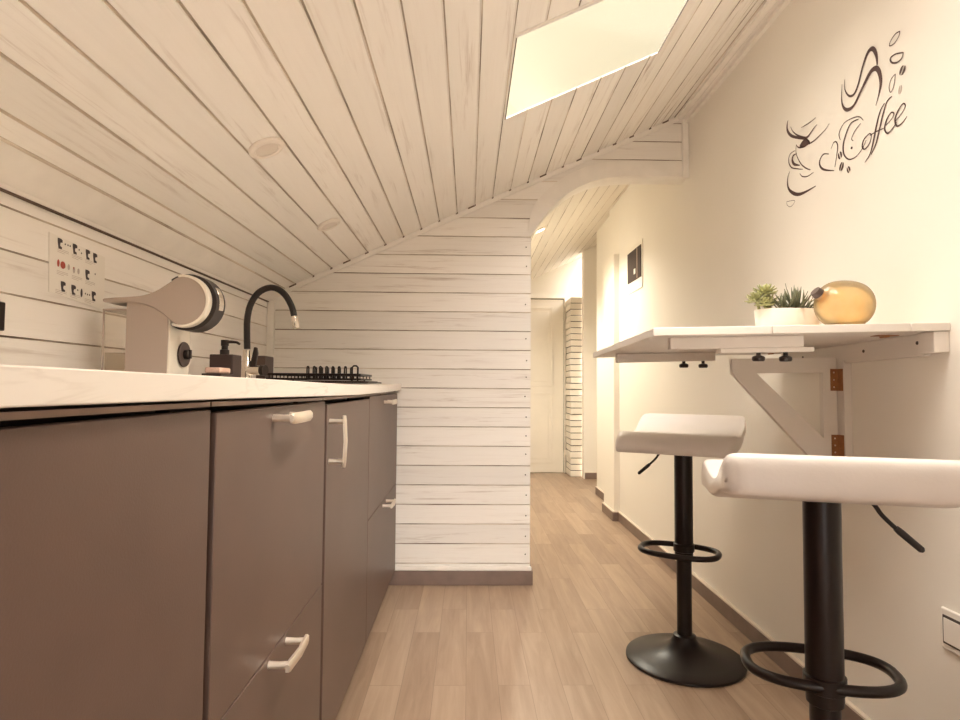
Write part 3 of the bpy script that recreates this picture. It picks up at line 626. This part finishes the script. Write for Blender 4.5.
# ================================================================ ON THE RIGHT WALL
st = thing('wall_sticker', (XR, 1.64, 1.63), 'brown coffee cup wall sticker with the word Coffee', 'wall sticker')
xw = XR - .0012
def ribbon(mb, pts, wmul=1.15, k=7):
    c = catmull(pts, k); n = len(c); A, B = [], []
    for i in range(n):
        t = Vector((c[min(i+1,n-1)][0]-c[max(i-1,0)][0], c[min(i+1,n-1)][1]-c[max(i-1,0)][1]))
        t = t.normalized() if t.length > 1e-9 else Vector((1,0)); w = max(c[i][2], .0007)*.5*wmul
        A.append((xw, c[i][0]-t.y*w, c[i][1]+t.x*w)); B.append((xw, c[i][0]+t.y*w, c[i][1]-t.x*w))
    mb.grid([A, B])
STROKES = {
    'cup': [
        [(1.8951,1.7854,0.0014),(1.9011,1.7718,0.0041),(1.8980,1.7510,0.0055),(1.8765,1.7266,0.0055),(1.8369,1.7029,0.0046),(1.7989,1.6835,0.0037),(1.7761,1.6672,0.0014)],
        [(1.8802,1.7574,0.0009),(1.8671,1.7366,0.0018),(1.8410,1.7130,0.0028),(1.7988,1.6873,0.0037),(1.7822,1.6846,0.0041),(1.7690,1.6894,0.0032),(1.7494,1.6974,0.0018),(1.7351,1.7004,0.0009)],
        [(1.8189,1.7279,0.0009),(1.7893,1.7245,0.0014),(1.7647,1.7231,0.0014),(1.7407,1.7239,0.0009)],
        [(1.6752,1.6769,0.0009),(1.6925,1.6678,0.0014),(1.7191,1.6624,0.0018),(1.7506,1.6580,0.0023),(1.7788,1.6593,0.0023)],
        [(1.8291,1.6712,0.0055),(1.8094,1.6719,0.0138),(1.7910,1.6682,0.0119),(1.7731,1.6607,0.0023)],
        [(1.8489,1.6862,0.0009),(1.8438,1.6782,0.0018),(1.8318,1.6694,0.0028),(1.8122,1.6633,0.0023)],
        [(1.8489,1.6867,0.0009),(1.8513,1.6654,0.0014),(1.8431,1.6424,0.0018),(1.8222,1.6124,0.0023),(1.7974,1.5911,0.0023),(1.7731,1.5765,0.0014)],
        [(1.8471,1.6563,0.0014),(1.8676,1.6569,0.0037),(1.8734,1.6442,0.0055),(1.8613,1.6271,0.0050),(1.8309,1.6123,0.0018)],
        [(1.8556,1.6696,0.0009),(1.8855,1.6690,0.0018),(1.8953,1.6500,0.0023),(1.8794,1.6240,0.0023),(1.8441,1.6059,0.0018),(1.8142,1.5935,0.0009)],
        [(1.8316,1.5867,0.0009),(1.8174,1.5719,0.0018),(1.7899,1.5626,0.0018),(1.7574,1.5632,0.0009)],
        [(1.8889,1.6149,0.0009),(1.9034,1.5948,0.0023),(1.8996,1.5632,0.0046),(1.8728,1.5378,0.0064),(1.8378,1.5220,0.0060),(1.7954,1.5177,0.0037),(1.7468,1.5180,0.0014)],
    ],
    'heart': [
        [(1.6801,1.5890,0.0014),(1.7058,1.5982,0.0023),(1.7229,1.5888,0.0032),(1.7249,1.5735,0.0041),(1.7109,1.5564,0.0041),(1.6851,1.5428,0.0028),(1.6565,1.5315,0.0014)],
        [(1.6688,1.5993,0.0009),(1.6577,1.6117,0.0018),(1.6456,1.6107,0.0023),(1.6384,1.5958,0.0028),(1.6425,1.5733,0.0023),(1.6527,1.5411,0.0014)],
    ],
    'drop': [
        [(1.9102,1.5211,0.0014),(1.8646,1.5109,0.0014),(1.8721,1.5003,0.0014),(1.8922,1.4985,0.0014),(1.9086,1.5105,0.0014),(1.9102,1.5211,0.0014)],
        [(1.3895,1.7765,0.0025),(1.4057,1.7785,0.0025),(1.4219,1.7698,0.0025),(1.4244,1.7606,0.0025),(1.4078,1.7578,0.0025),(1.3919,1.7676,0.0025),(1.3895,1.7765,0.0025)],
        [(1.3797,1.7182,0.0025),(1.4059,1.7290,0.0031),(1.4232,1.7283,0.0037),(1.4186,1.7152,0.0037),(1.4010,1.7054,0.0037),(1.3848,1.7078,0.0031),(1.3797,1.7182,0.0025)],
        [(1.4075,1.6804,0.0019),(1.4220,1.6750,0.0019),(1.4299,1.6580,0.0019),(1.4245,1.6432,0.0019),(1.4133,1.6548,0.0019),(1.4075,1.6804,0.0019)],
    ],
    'lettering': [
        [(1.5280,1.6192,0.0013),(1.5427,1.6355,0.0019),(1.5700,1.6451,0.0019),(1.6086,1.6474,0.0019),(1.6306,1.6286,0.0025),(1.6256,1.6074,0.0013)],
        [(1.5470,1.6312,0.0019),(1.5774,1.6346,0.0025),(1.5976,1.6174,0.0037),(1.6132,1.5887,0.0044),(1.6104,1.5599,0.0037),(1.5893,1.5383,0.0025),(1.5586,1.5350,0.0019),(1.5328,1.5473,0.0019),(1.5182,1.5625,0.0013)],
        [(1.5390,1.6163,0.0013),(1.5625,1.6062,0.0019),(1.5769,1.5911,0.0019),(1.5702,1.5820,0.0013)],
        [(1.5812,1.5669,0.0044),(1.5743,1.5641,0.0044)],
        [(1.5048,1.5746,0.0019),(1.5263,1.5681,0.0031),(1.5343,1.5524,0.0037),(1.5247,1.5407,0.0025),(1.5057,1.5485,0.0025),(1.4979,1.5661,0.0019),(1.5048,1.5746,0.0019)],
        [(1.4472,1.6268,0.0019),(1.4627,1.6144,0.0031),(1.4776,1.5845,0.0044),(1.4913,1.5469,0.0044),(1.5050,1.5196,0.0031),(1.5258,1.5055,0.0013)],
        [(1.4212,1.6316,0.0019),(1.4383,1.6262,0.0031),(1.4540,1.6007,0.0037),(1.4672,1.5691,0.0044),(1.4822,1.5366,0.0037),(1.5010,1.5169,0.0019)],
        [(1.5034,1.5684,0.0019),(1.4797,1.5681,0.0019),(1.4529,1.5650,0.0019)],
        [(1.4453,1.5691,0.0019),(1.4230,1.5759,0.0019),(1.4155,1.5855,0.0025),(1.4261,1.5920,0.0025),(1.4427,1.5796,0.0037),(1.4493,1.5623,0.0037),(1.4386,1.5461,0.0031),(1.4202,1.5512,0.0025),(1.4071,1.5609,0.0019)],
        [(1.4112,1.5643,0.0019),(1.3877,1.5752,0.0019),(1.3771,1.5864,0.0025),(1.3850,1.5953,0.0025),(1.4013,1.5856,0.0037),(1.4125,1.5685,0.0037),(1.4060,1.5501,0.0031),(1.3885,1.5500,0.0025),(1.3726,1.5590,0.0013)],
    ],
    'steam': [
        [(1.6021,1.7682,0.0013),(1.6012,1.7394,0.0031),(1.5839,1.7131,0.0050),(1.5619,1.7080,0.0063),(1.5440,1.7276,0.0056),(1.5260,1.7633,0.0063),(1.5046,1.7895,0.0088),(1.4861,1.7889,0.0100),(1.4734,1.7662,0.0088),(1.4704,1.7373,0.0037)],
        [(1.6135,1.7605,0.0013),(1.6166,1.7175,0.0037),(1.6090,1.6931,0.0063),(1.5912,1.6776,0.0088),(1.5646,1.6777,0.0075),(1.5321,1.7044,0.0081),(1.4983,1.7316,0.0106),(1.4760,1.7317,0.0112),(1.4634,1.7140,0.0112),(1.4590,1.6836,0.0088),(1.4683,1.6559,0.0037),(1.4791,1.6357,0.0013)],
    ],
}
for nm, part in (('cup','cup_drawing'),('heart','heart_outline'),('steam','steam_swirl'),('lettering','coffee_lettering')):
    mb = MB()
    for s in STROKES[nm]: ribbon(mb, s, {'cup':1.75,'heart':1.6,'lettering':1.4}.get(nm, 1.15))
    mb.build(part, M['sticker'], st, recalc=False)
for s in STROKES['drop']:
    mb = MB(); ribbon(mb, s); mb.build('drop_outline', M['sticker'], st, recalc=False)
def bean(y, z, ry, rz, rot, m):
    mb = MB()
    for sgn in (-1, 1):
        pts = []
        for i in range(13):
            a = math.pi*i/12; u, v = sgn*(.2 + .8*math.sin(a)), math.cos(a)
            u, v = u*ry, v*rz; pts.append((xw, y+u*math.cos(rot)-v*math.sin(rot), z+u*math.sin(rot)+v*math.cos(rot)))
        mb.add(pts, [tuple(range(13))])
    mb.build('coffee_bean', m, st, recalc=False)
bean(1.6289,1.5649,.009,.0105,-.3,M['sticker']); bean(1.6231,1.531,.009,.0120,.5,M['sticker']); bean(1.5928,1.5112,.007,.0095,-.4,M['sticker'])
bean(1.3837,1.6769,.010,.0110,.6,M['sticker']); bean(1.3928,1.6339,.006,.0105,.2,M['inkgrey'])

fb = thing('fuse_box', (XR, 3.68, 1.52), 'white wall cabinet with a smoked dark window in the hallway', 'fuse box')
MB().box(XR-.006, XR-.0004, 3.52, 3.845, 1.508, 1.800).build('housing', M['plaster'], fb, bevel=.003)
w = MB().box(XR-.011, XR-.006, 3.535, 3.832, 1.575, 1.770).build('window_cover', M['smoked'], fb, bevel=.002)
MB().box(XR-.0122, XR-.011, 3.60, 3.62, 1.58, 1.765).build('cover_frame', M['rail'], w)
MB().box(XR-.0145, XR-.011, 3.645, 3.675, 1.612, 1.645).build('pale_square', M['paper'], w, bevel=.001)  # small pale raised square on the dark cover

so = thing('wall_socket', (XR, 1.24, .39), 'cream socket with a dark-rimmed insert low on the right wall', 'socket')
MB().box(XR-.008, XR-.0004, 1.16, 1.302, .352, .4405).build('plate', M['white'], so, bevel=.004)
MB().box(XR-.0105, XR-.008, 1.172, 1.2935, .3655, .4265).build('insert_rim', M['screw'], so, bevel=.001)
MB().box(XR-.013, XR-.0105, 1.177, 1.2885, .3705, .4215).build('insert', M['white'], so, bevel=.002)

# folding wall table: strip on the wall, two hinged leaves, slide bars, swing-out bracket
TX = XR - .0005
def sag(x, y, z): return (x, y, z - .027*(TX-x) - .022*(y-1.26))
tb = thing('wall_table', (TX, 1.6, 1.0), 'white fold-down wall table on a triangular swing bracket', 'table')
TZ, TT, TY0, TY1 = 1.0555, .0175, 1.262, 1.945
MB().box(.953, TX, TY0, TY1, TZ-TT, TZ).move(sag).build('wall_strip', M['table'], tb, bevel=.0015)
MB().box(.651, .951, TY0, TY1, TZ-TT, TZ).move(sag).build('inner_leaf', M['table'], tb, bevel=.0015)
ol = MB().prism([(.394,TY0),(.649,TY0),(.649,TY1),(.408,TY1)], 'z', TZ-TT, TZ).move(sag).build('outer_leaf', M['table'], tb, bevel=.0015)
rl = MB().box(TX-.018, TX, TY0+.055, TY1-.02, TZ-.068, TZ-TT-.0005).move(sag).build('wall_rail', M['table'], tb, bevel=.001)
for y, z in ((1.335,1.016),(1.52,1.008),(1.8,1.005)): MB().lathe([(0,-.0005),(.0042,-.0005),(.0042,.001),(0,.001)], (TX-.0185, y, z), 12, 'x').build('screw_head', M['screw'], rl)
MB().box(TX-.034, TX, TY0+.004, TY0+.05, TZ-.064, TZ-TT-.0005).move(sag).build('end_block', M['table'], tb, bevel=.0015)
def knob(p, x, y, zt):
    mb = MB().tube([(x,y,zt+.003),(x,y,zt-.008)], .0048, 12)
    mb.lathe([(.007,zt-.007),(.011,zt-.0085),(.0135,zt-.0105),(.0135,zt-.0165),(.0115,zt-.0195),(0,zt-.020)], (x,y,0), 18)
    mb.build('clamp_knob', M['black'], p, smooth='auto')
for y, zb in ((1.315, TZ-TT-.0005), (1.79, TZ-TT-.0005)):
    b = MB().box(.445, .742, y-.011, y+.011, zb-.0255, zb).move(sag).build('slide_bar', M['table'], tb, bevel=.0012)
    zk = sag(.67, y, zb-.0255)[2]
    if y < 1.5:
        g = MB().box(.556, .766, y-.010, y+.014, zb-.036, zb-.026).move(sag).build('bar_guide', M['table'], tb, bevel=.001)
        zk = sag(.67, y, zb-.036)[2]; knob(g, .645, y, zk); knob(g, .706, y, zk)
    else:
        knob(b, .650, y, zk); knob(b, .709, y, zk)
def plate_hinge(name, x0, x1, y0, y1, x, y): pass
mb_h = []
for x, y in ((.650,1.345),(.952,1.345),(.650,1.86),(.952,1.86)):
    z = sag(x, y, TZ-TT)[2]
    h = MB().box(x-.024, x+.024, y-.014, y+.014, z-.0022, z-.0004).tube([(x, y-.014, z-.003), (x, y+.014, z-.003)], .003, 8).build('leaf_hinge', M['brass'], tb, bevel=.0004)
# bracket (plane across the room), post on the wall, two copper hinges
BY0, BY1 = 1.622, 1.640
def frame_tri():
    zt = .9925
    o = [(.722, zt-.002), (1.012, zt+.004), (1.012, .645), (.975, .680), (.724, .950)]
    i = [(.790, zt-.041), (.974, zt-.038), (.974, .775)]
    bm = bmesh.new()
    fo = [bm.verts.new((x, BY0, z)) for x, z in o]; fi = [bm.verts.new((x, BY0, z)) for x, z in i]
    es = [bm.edges.new((fo[k], fo[(k+1) % 5])) for k in range(5)] + [bm.edges.new((fi[k], fi[(k+1) % 3])) for k in range(3)]
    r = bmesh.ops.triangle_fill(bm, edges=es, use_beauty=True)
    fs = [g for g in r['geom'] if isinstance(g, bmesh.types.BMFace)]
    ex = bmesh.ops.extrude_face_region(bm, geom=fs)
    for v in [g for g in ex['geom'] if isinstance(g, bmesh.types.BMVert)]: v.co.y = BY1
    mb = MB(); bm.verts.index_update(); mb.v = [tuple(v.co) for v in bm.verts]; mb.f = [tuple(v.index for v in f.verts) for f in bm.faces]; mb.m = [0]*len(mb.f); bm.free(); return mb
br = frame_tri().build('swing_bracket', M['table'], tb)
ps = MB().box(TX-.022, TX, 1.597, 1.645, .640, .987).build('bracket_post', M['table'], tb, bevel=.0015)
for z0, z1 in ((.905,.965),(.727,.785)):
    h = MB().box(.994, 1.0135, BY0-.002, BY0-.0003, z0, z1).box(TX-.0245, TX-.0222, 1.600, BY0, z0, z1).tube([(1.0145, BY0-.001, z0), (1.0145, BY0-.001, z1)], .0028, 8).build('bracket_hinge', M['brass'], br)
    mb = MB()
    for zz in (z0+.010, (z0+z1)/2, z1-.010): mb.lathe([(0,0),(.0025,0),(.002,-.001),(0,-.001)], (1.003, BY0-.002, zz), 8, 'y')
    mb.build('hinge_screws', M['nickel'], h)

# ================================================================ ON THE TABLE
def tz(x, y): return sag(x, y, TZ)[2]
pz = tz(.81, 1.50) + .0004
pl = thing('succulent_planter', (.81, 1.5, pz), 'white oval planter with succulents on the wall table', 'plant')
def oval(a, b, z, n=40): return [(.811+a*math.copysign(abs(math.cos(t))**.8, math.cos(t)), 1.5+b*math.copysign(abs(math.sin(t))**.8, math.sin(t)), z) for t in [2*math.pi*i/n for i in range(n)]]
mb = MB(); mb.grid([oval(.001,.001,pz), oval(.072,.040,pz), oval(.074,.042,pz+.003), oval(.0795,.0465,pz+.064), oval(.079,.046,pz+.0655), oval(.077,.044,pz+.0655), oval(.076,.043,pz+.064), oval(.075,.042,pz+.052)], closed_v=True)
mb.build('pot', M['pot'], pl, smooth='auto')
mb = MB(); mb.grid([oval(.0755,.0425,pz+.054), oval(.05,.028,pz+.058), oval(.001,.001,pz+.059)], closed_v=True); mb.build('soil', M['soil'], pl)
def leaf(mb, base, direc, L, w, th, curl=0., tip=.15, n=6):
    d = Vector(direc).normalized(); s = d.cross(Vector((0,0,1)))
    if s.length < .05: s = Vector((1,0,0))
    s.normalize(); u = s.cross(d).normalized(); rows = []
    for i in range(n+1):
        t = i/n; wd = w*(tip + (1-tip)*math.sin(math.pi*min(1,(.18+.82*t))))*(1 if t < 1 else .25)
        c = Vector(base) + d*L*t + u*curl*t*t*L
        rows.append([tuple(c + s*wd*math.cos(a) + u*th*math.sin(a)*(1-.6*t)) for a in [2*math.pi*k/6 for k in range(6)]])
    mb.grid(rows, closed_v=True); b0 = len(mb.v)-(n+1)*6
    mb.f.append(tuple(b0+n*6+k for k in range(6))); mb.m.append(0)
rnd = random.Random(11)
# pale plump rosettes on the left
mb = MB()
for cx, cy, czz, sc in ((.750,1.492,pz+.108,1.0),(.731,1.496,pz+.090,.95),(.766,1.505,pz+.086,.9),(.742,1.478,pz+.076,.8)):
    mb.tube([(cx+.01, cy, pz+.052), (cx, cy, czz)], .004, 6)
    for ring, (nl, el, L) in enumerate(((9,-.25,.030),(9,.2,.030),(7,.7,.026),(5,1.2,.020))):
        for k in range(nl):
            a = 2*math.pi*(k+.5*ring)/nl + rnd.uniform(-.15,.15); e = el+rnd.uniform(-.12,.12)
            leaf(mb, (cx, cy, czz), (math.cos(a)*math.cos(e), math.sin(a)*math.cos(e), math.sin(e)), L*sc, .0065*sc, .0035*sc, .25, .35)
mb.build('plump_rosette', M['leafpale'], pl, smooth=True)
# spiky aloe on the right
mb = MB()
for cx, cy, nl, sc in ((.826,1.490,30,1.05),(.852,1.50,20,.85),(.795,1.485,18,.8)):
    for k in range(nl):
        a = 2*math.pi*k*.382 + rnd.uniform(-.2,.2); e = .35 + 1.1*(k/nl) + rnd.uniform(-.1,.1)
        leaf(mb, (cx+rnd.uniform(-.004,.004), cy+rnd.uniform(-.004,.004), pz+.056), (math.cos(a)*math.cos(e), math.sin(a)*math.cos(e), math.sin(e)), rnd.uniform(.052,.078)*sc, .0042*sc, .0018, .12, .12, 5)
mb.build('spiky_leaves', M['leafdark'], pl, smooth=True)

# amber glass piggy-shaped jar with a dark stopper snout
gx, gy = .894, 1.40; gz = tz(gx, gy)
pg = thing('glass_jar', (gx, gy, gz), 'round amber glass jar with dark stopper beside the planter', 'jar')
mb = MB(); rows = []
for i in range(25):
    t = math.pi*i/24; rr = abs(math.sin(t))**.82; xx = -math.copysign(abs(math.cos(t))**.82, math.cos(t))
    rows.append([(gx+.001+.0655*xx, gy+.050*rr*math.cos(a), gz+.063+(.0575*rr)*math.sin(a)) for a in [2*math.pi*k/28 for k in range(28)]])
mb.grid(rows, closed_v=True).build('glass_body', M['amber'], pg, smooth=True)
mb = MB().tube([(gx-.050,gy-.004,gz+.078),(gx-.061,gy-.006,gz+.084),(gx-.066,gy-.007,gz+.087)], [.016,.012,.0115], 16)
mb.build('neck', M['amber'], pg, smooth='auto')
MB().tube([(gx-.064,gy-.007,gz+.086),(gx-.067,gy-.0075,gz+.088),(gx-.074,gy-.008,gz+.094)], [.0135,.0135,.012], 16).build('stopper', M['darkgrey'], pg, smooth='auto')
for sx in (-.024, .024):
    for sy in (-.020, .020):
        MB().lathe([(.007,gz+.0004),(.008,gz+.004),(.010,gz+.014)], (gx+sx, gy+sy, 0), 12).build('foot', M['amber'], pg, smooth='auto')

# ================================================================ BAR STOOLS
def make_stool():
    t = thing('bar_stool', (0,0,0), 'x', 'bar stool', 'white gas-lift bar stools at the wall table')
    # disc base, column
    MB().lathe([(.0,.0),(.190,.0),(.1925,.004),(.1915,.009),(.184,.0125),(.150,.0185),(.115,.026),(.085,.035),(.062,.046),(.046,.058),(.038,.072),(.036,.082),(.030,.085),(0,.085)], (0,0,0), 64).build('base', M['blackmetal'], t, smooth='auto')
    MB().lathe([(0,.084),(.0245,.084),(.0245,.50),(0,.50)], (0,0,0), 28).build('column', M['blackmetal'], t, smooth='auto')
    up = []
    up.append(MB().lathe([(.0262,.336),(.0295,.338),(.0300,.345),(.0300,.695),(.0262,.695)], (0,0,0), 28).build('sleeve', M['blackmetal'], t, smooth='auto'))
    pts = []
    for i in range(48):
        a = 2*math.pi*i/48; ca, sa = math.cos(a), math.sin(a); e = 2/2.6
        pts.append((-.006+.123*math.copysign(abs(ca)**e, ca), -.056+.080*math.copysign(abs(sa)**e, sa), .372))
    up.append(MB().tube(pts, .0092, 12, closed=True).lathe([(.0301,.358),(.034,.360),(.034,.384),(.0301,.386)], (0,0,0), 24).build('footrest', M['blackmetal'], t, smooth='auto'))
    # lift lever on the sitter's right (-x)
    up.append(MB().tube(catmull([(-.02,0,.700),(-.055,0,.699),(-.078,0,.684),(-.092,0,.664),(-.108,0,.647),(-.122,0,.634)], 4), .0038, 10).build('lever', M['blackmetal'], t, smooth='auto'))
    MB().tube([(-.113,0,.6425),(-.120,0,.636),(-.150,0,.609),(-.153,0,.6065)], [.0052,.0062,.0058,.003], 10).build('grip', M['rubber'], up[-1], smooth='auto')
    # saddle seat: closed profile swept across the width, corners rounded in plan and section
    prof = [(-.2075,.706),(-.209,.716),(-.204,.730),(-.192,.744),(-.172,.756),(-.145,.763),(-.11,.762),(-.06,.755),(0,.752),(.06,.756),(.11,.769),(.15,.789),(.178,.806),(.192,.8115),(.203,.808),(.2085,.797),(.209,.774),(.207,.756),(.199,.748),(.180,.745),(.155,.743),(.128,.740),(.108,.735),(.085,.728),(.03,.716),(-.03,.709),(-.10,.706),(-.16,.703),(-.19,.701),(-.203,.701)]
    pc = catmull([(a, b, 0) for a, b in prof] + [(prof[0][0], prof[0][1], 0)], 3)[:-1]
    W = .182; rc = .030; cy, cz = 0, .742
    us = [-W, -W+.0012, -W+.004, -W+.008, -W+.014, -W+.022, -W+.032, -W+.06, -.06, 0]; us = us + [-u for u in us[::-1][1:]]
    rows = []
    for u in us:
        e = W-abs(u); plan = rc - math.sqrt(max(0, rc*rc-(rc-min(e,rc))**2)); sec = .012 - math.sqrt(max(0, .012**2-(.012-min(e,.012))**2))
        row = []
        for a, b, _ in pc:
            k = (abs(a)/.209)
            aa = a*(1-(plan+.3*sec)/.209); bm_ = .736 + .10*(max(0,a)/.2)**2*.35
            bb = bm_ + (b-bm_)*(1-sec/.040)
            if a > .15: bb -= plan*.35*((a-.15)/.06)*(1 if b > .77 else 0)
            row.append((u, aa, bb))
        rows.append(row)
    mb = MB(); mb.grid(rows, closed_v=True); n = len(pc)
    mb.f += [tuple(range(n))[::-1], tuple((len(rows)-1)*n+i for i in range(n))]; mb.m += [0, 0]
    up.append(mb.build('seat', M['leather'], t, smooth=True))
    return t, up
stool, upper = make_stool()
def copy_stool(src):
    r = src.copy(); COL.objects.link(r); m = {}
    for ch in src.children:
        c = ch.copy(); COL.objects.link(c); c.parent = r; m[ch] = c
        for g in ch.children:
            d = g.copy(); COL.objects.link(d); d.parent = c
    return r, m
near, mp = copy_stool(stool)
stool.location = (.733, 2.03, 0); stool.rotation_euler = (0,0,math.radians(-30))
stool['label'] = 'white bar stool with its whole black disc base visible, seat facing the kitchen'
near.location = (.621, 1.045, 0); near.rotation_euler = (0,0,math.radians(164))
near['label'] = 'closest white bar stool, seen from behind its low backrest, base out of frame'
for u in upper: mp[u].location = (0,0,.032 if u.name.startswith(('sleeve','footrest','lever')) else .001)

# ================================================================ CAMERA, LIGHT, WORLD
cam = bpy.data.objects.new('camera', bpy.data.cameras.new('camera')); COL.objects.link(cam); S.camera = cam
F_, PI_, YA_, RO_, H_ = 597., .0433, .0192, .0071, .9116
cam.data.sensor_width = 36; cam.data.sensor_fit = 'HORIZONTAL'; cam.data.lens = F_/960*36; cam.data.clip_start = .02
cy_, sy_, cp_, sp_, cr_, sr_ = math.cos(YA_), math.sin(YA_), math.cos(PI_), math.sin(PI_), math.cos(RO_), math.sin(RO_)
R0 = Vector((cy_, -sy_, 0)); U0 = Vector((-sp_*sy_, -sp_*cy_, cp_)); FW = Vector((cp_*sy_, cp_*cy_, sp_))
R1 = cr_*R0 + sr_*U0; U1 = -sr_*R0 + cr_*U0
cam.matrix_world = Matrix(((R1.x,U1.x,-FW.x,0),(R1.y,U1.y,-FW.y,0),(R1.z,U1.z,-FW.z,H_),(0,0,0,1)))

w = bpy.data.worlds.new('sky'); S.world = w; w.use_nodes = True
bg = w.node_tree.nodes['Background']; bg.inputs[0].default_value = (*L_SKY, 1); bg.inputs[1].default_value = 1.
def light(name, kind, loc, energy, col, rot=None, **kw):
    d = bpy.data.lights.new(name, kind); d.energy = energy; d.color = col
    for k_, v_ in kw.items(): setattr(d, k_, v_)
    o = bpy.data.objects.new(name, d); o.location = loc; COL.objects.link(o)
    if rot is not None: o.rotation_euler = rot
    return o
def aim(o, d): o.rotation_euler = Vector(d).to_track_quat('-Z', 'Y').to_euler()
sun = light('sun', 'SUN', (-1, 2, 4), *L_SUN, angle=math.radians(60)); aim(sun, (.67,-.12,-.62))
sun2 = light('sky_glow', 'SUN', (0, 2, 4), *L_GLOW, angle=math.radians(100)); aim(sun2, (-.25,-.12,-.95))
sun3 = light('front_fill_sun', 'SUN', (0, -2, 4), *L_FRONT, angle=math.radians(80)); aim(sun3, (-.3,.68,-.66))  # extra sun added to light the plank partition
sun4 = light('side_fill_sun', 'SUN', (2, 1, 4), *L_SIDE, angle=math.radians(60)); aim(sun4, (-.78,-.1,-.6))  # extra sun added to light the left wall
win_l = light('window_fill', 'AREA', (.1, YR+.02, .98), *L_WINFILL, shape='RECTANGLE', size=1.15, size_y=.8); aim(win_l, (0,1,.0))  # fill lamp in the added rear window
sk2 = light('skylight_fill', 'AREA', ((SX0+SX1)/2, (RY_0+RY_1)/2, ceil_z((SX0+SX1)/2)+.012), *L_SKYFILL, shape='RECTANGLE', size=.46, size_y=.64); aim(sk2, CN)  # fill lamp in the added overhead skylight
rm = light('ceiling_fill', 'AREA', (.1, -.7, .35), *L_UP, shape='DISK', size=.35); aim(rm, (0,.25,1))  # unseen lamp added to brighten the ceiling
light('hall_spot', 'SPOT', (.475, 3.97, ceil_z(.475)-.03), *L_SPOT, (0,0,0), spot_size=math.radians(155), spot_blend=.7, shadow_soft_size=.03)
light('hall_fill_spot', 'SPOT', (.48, 4.85, ceil_z(.48)-.03), *L_HALL, (.22,0,0), spot_size=math.radians(135), spot_blend=.9, shadow_soft_size=.03)  # extra spot without a fixture, added to brighten the hall end
p = light('skylight_portal', 'AREA', ((SX0+SX1)/2, (SY0+SY1)/2, ceil_z((SX0+SX1)/2)+.10), 1, (1,1,1), shape='RECTANGLE', size=.58, size_y=.5); aim(p, CN)
p.data.cycles.is_portal = True
S.view_settings.view_transform = 'Standard'; S.view_settings.look = 'None'; S.view_settings.gamma = 1; S.view_settings.exposure = EXPO
S.view_settings.use_curve_mapping = False
S.cycles.max_bounces = 10; S.cycles.diffuse_bounces = 6; S.cycles.transparent_max_bounces = 12; S.cycles.sample_clamp_indirect = 6
S.cycles.use_denoising = True
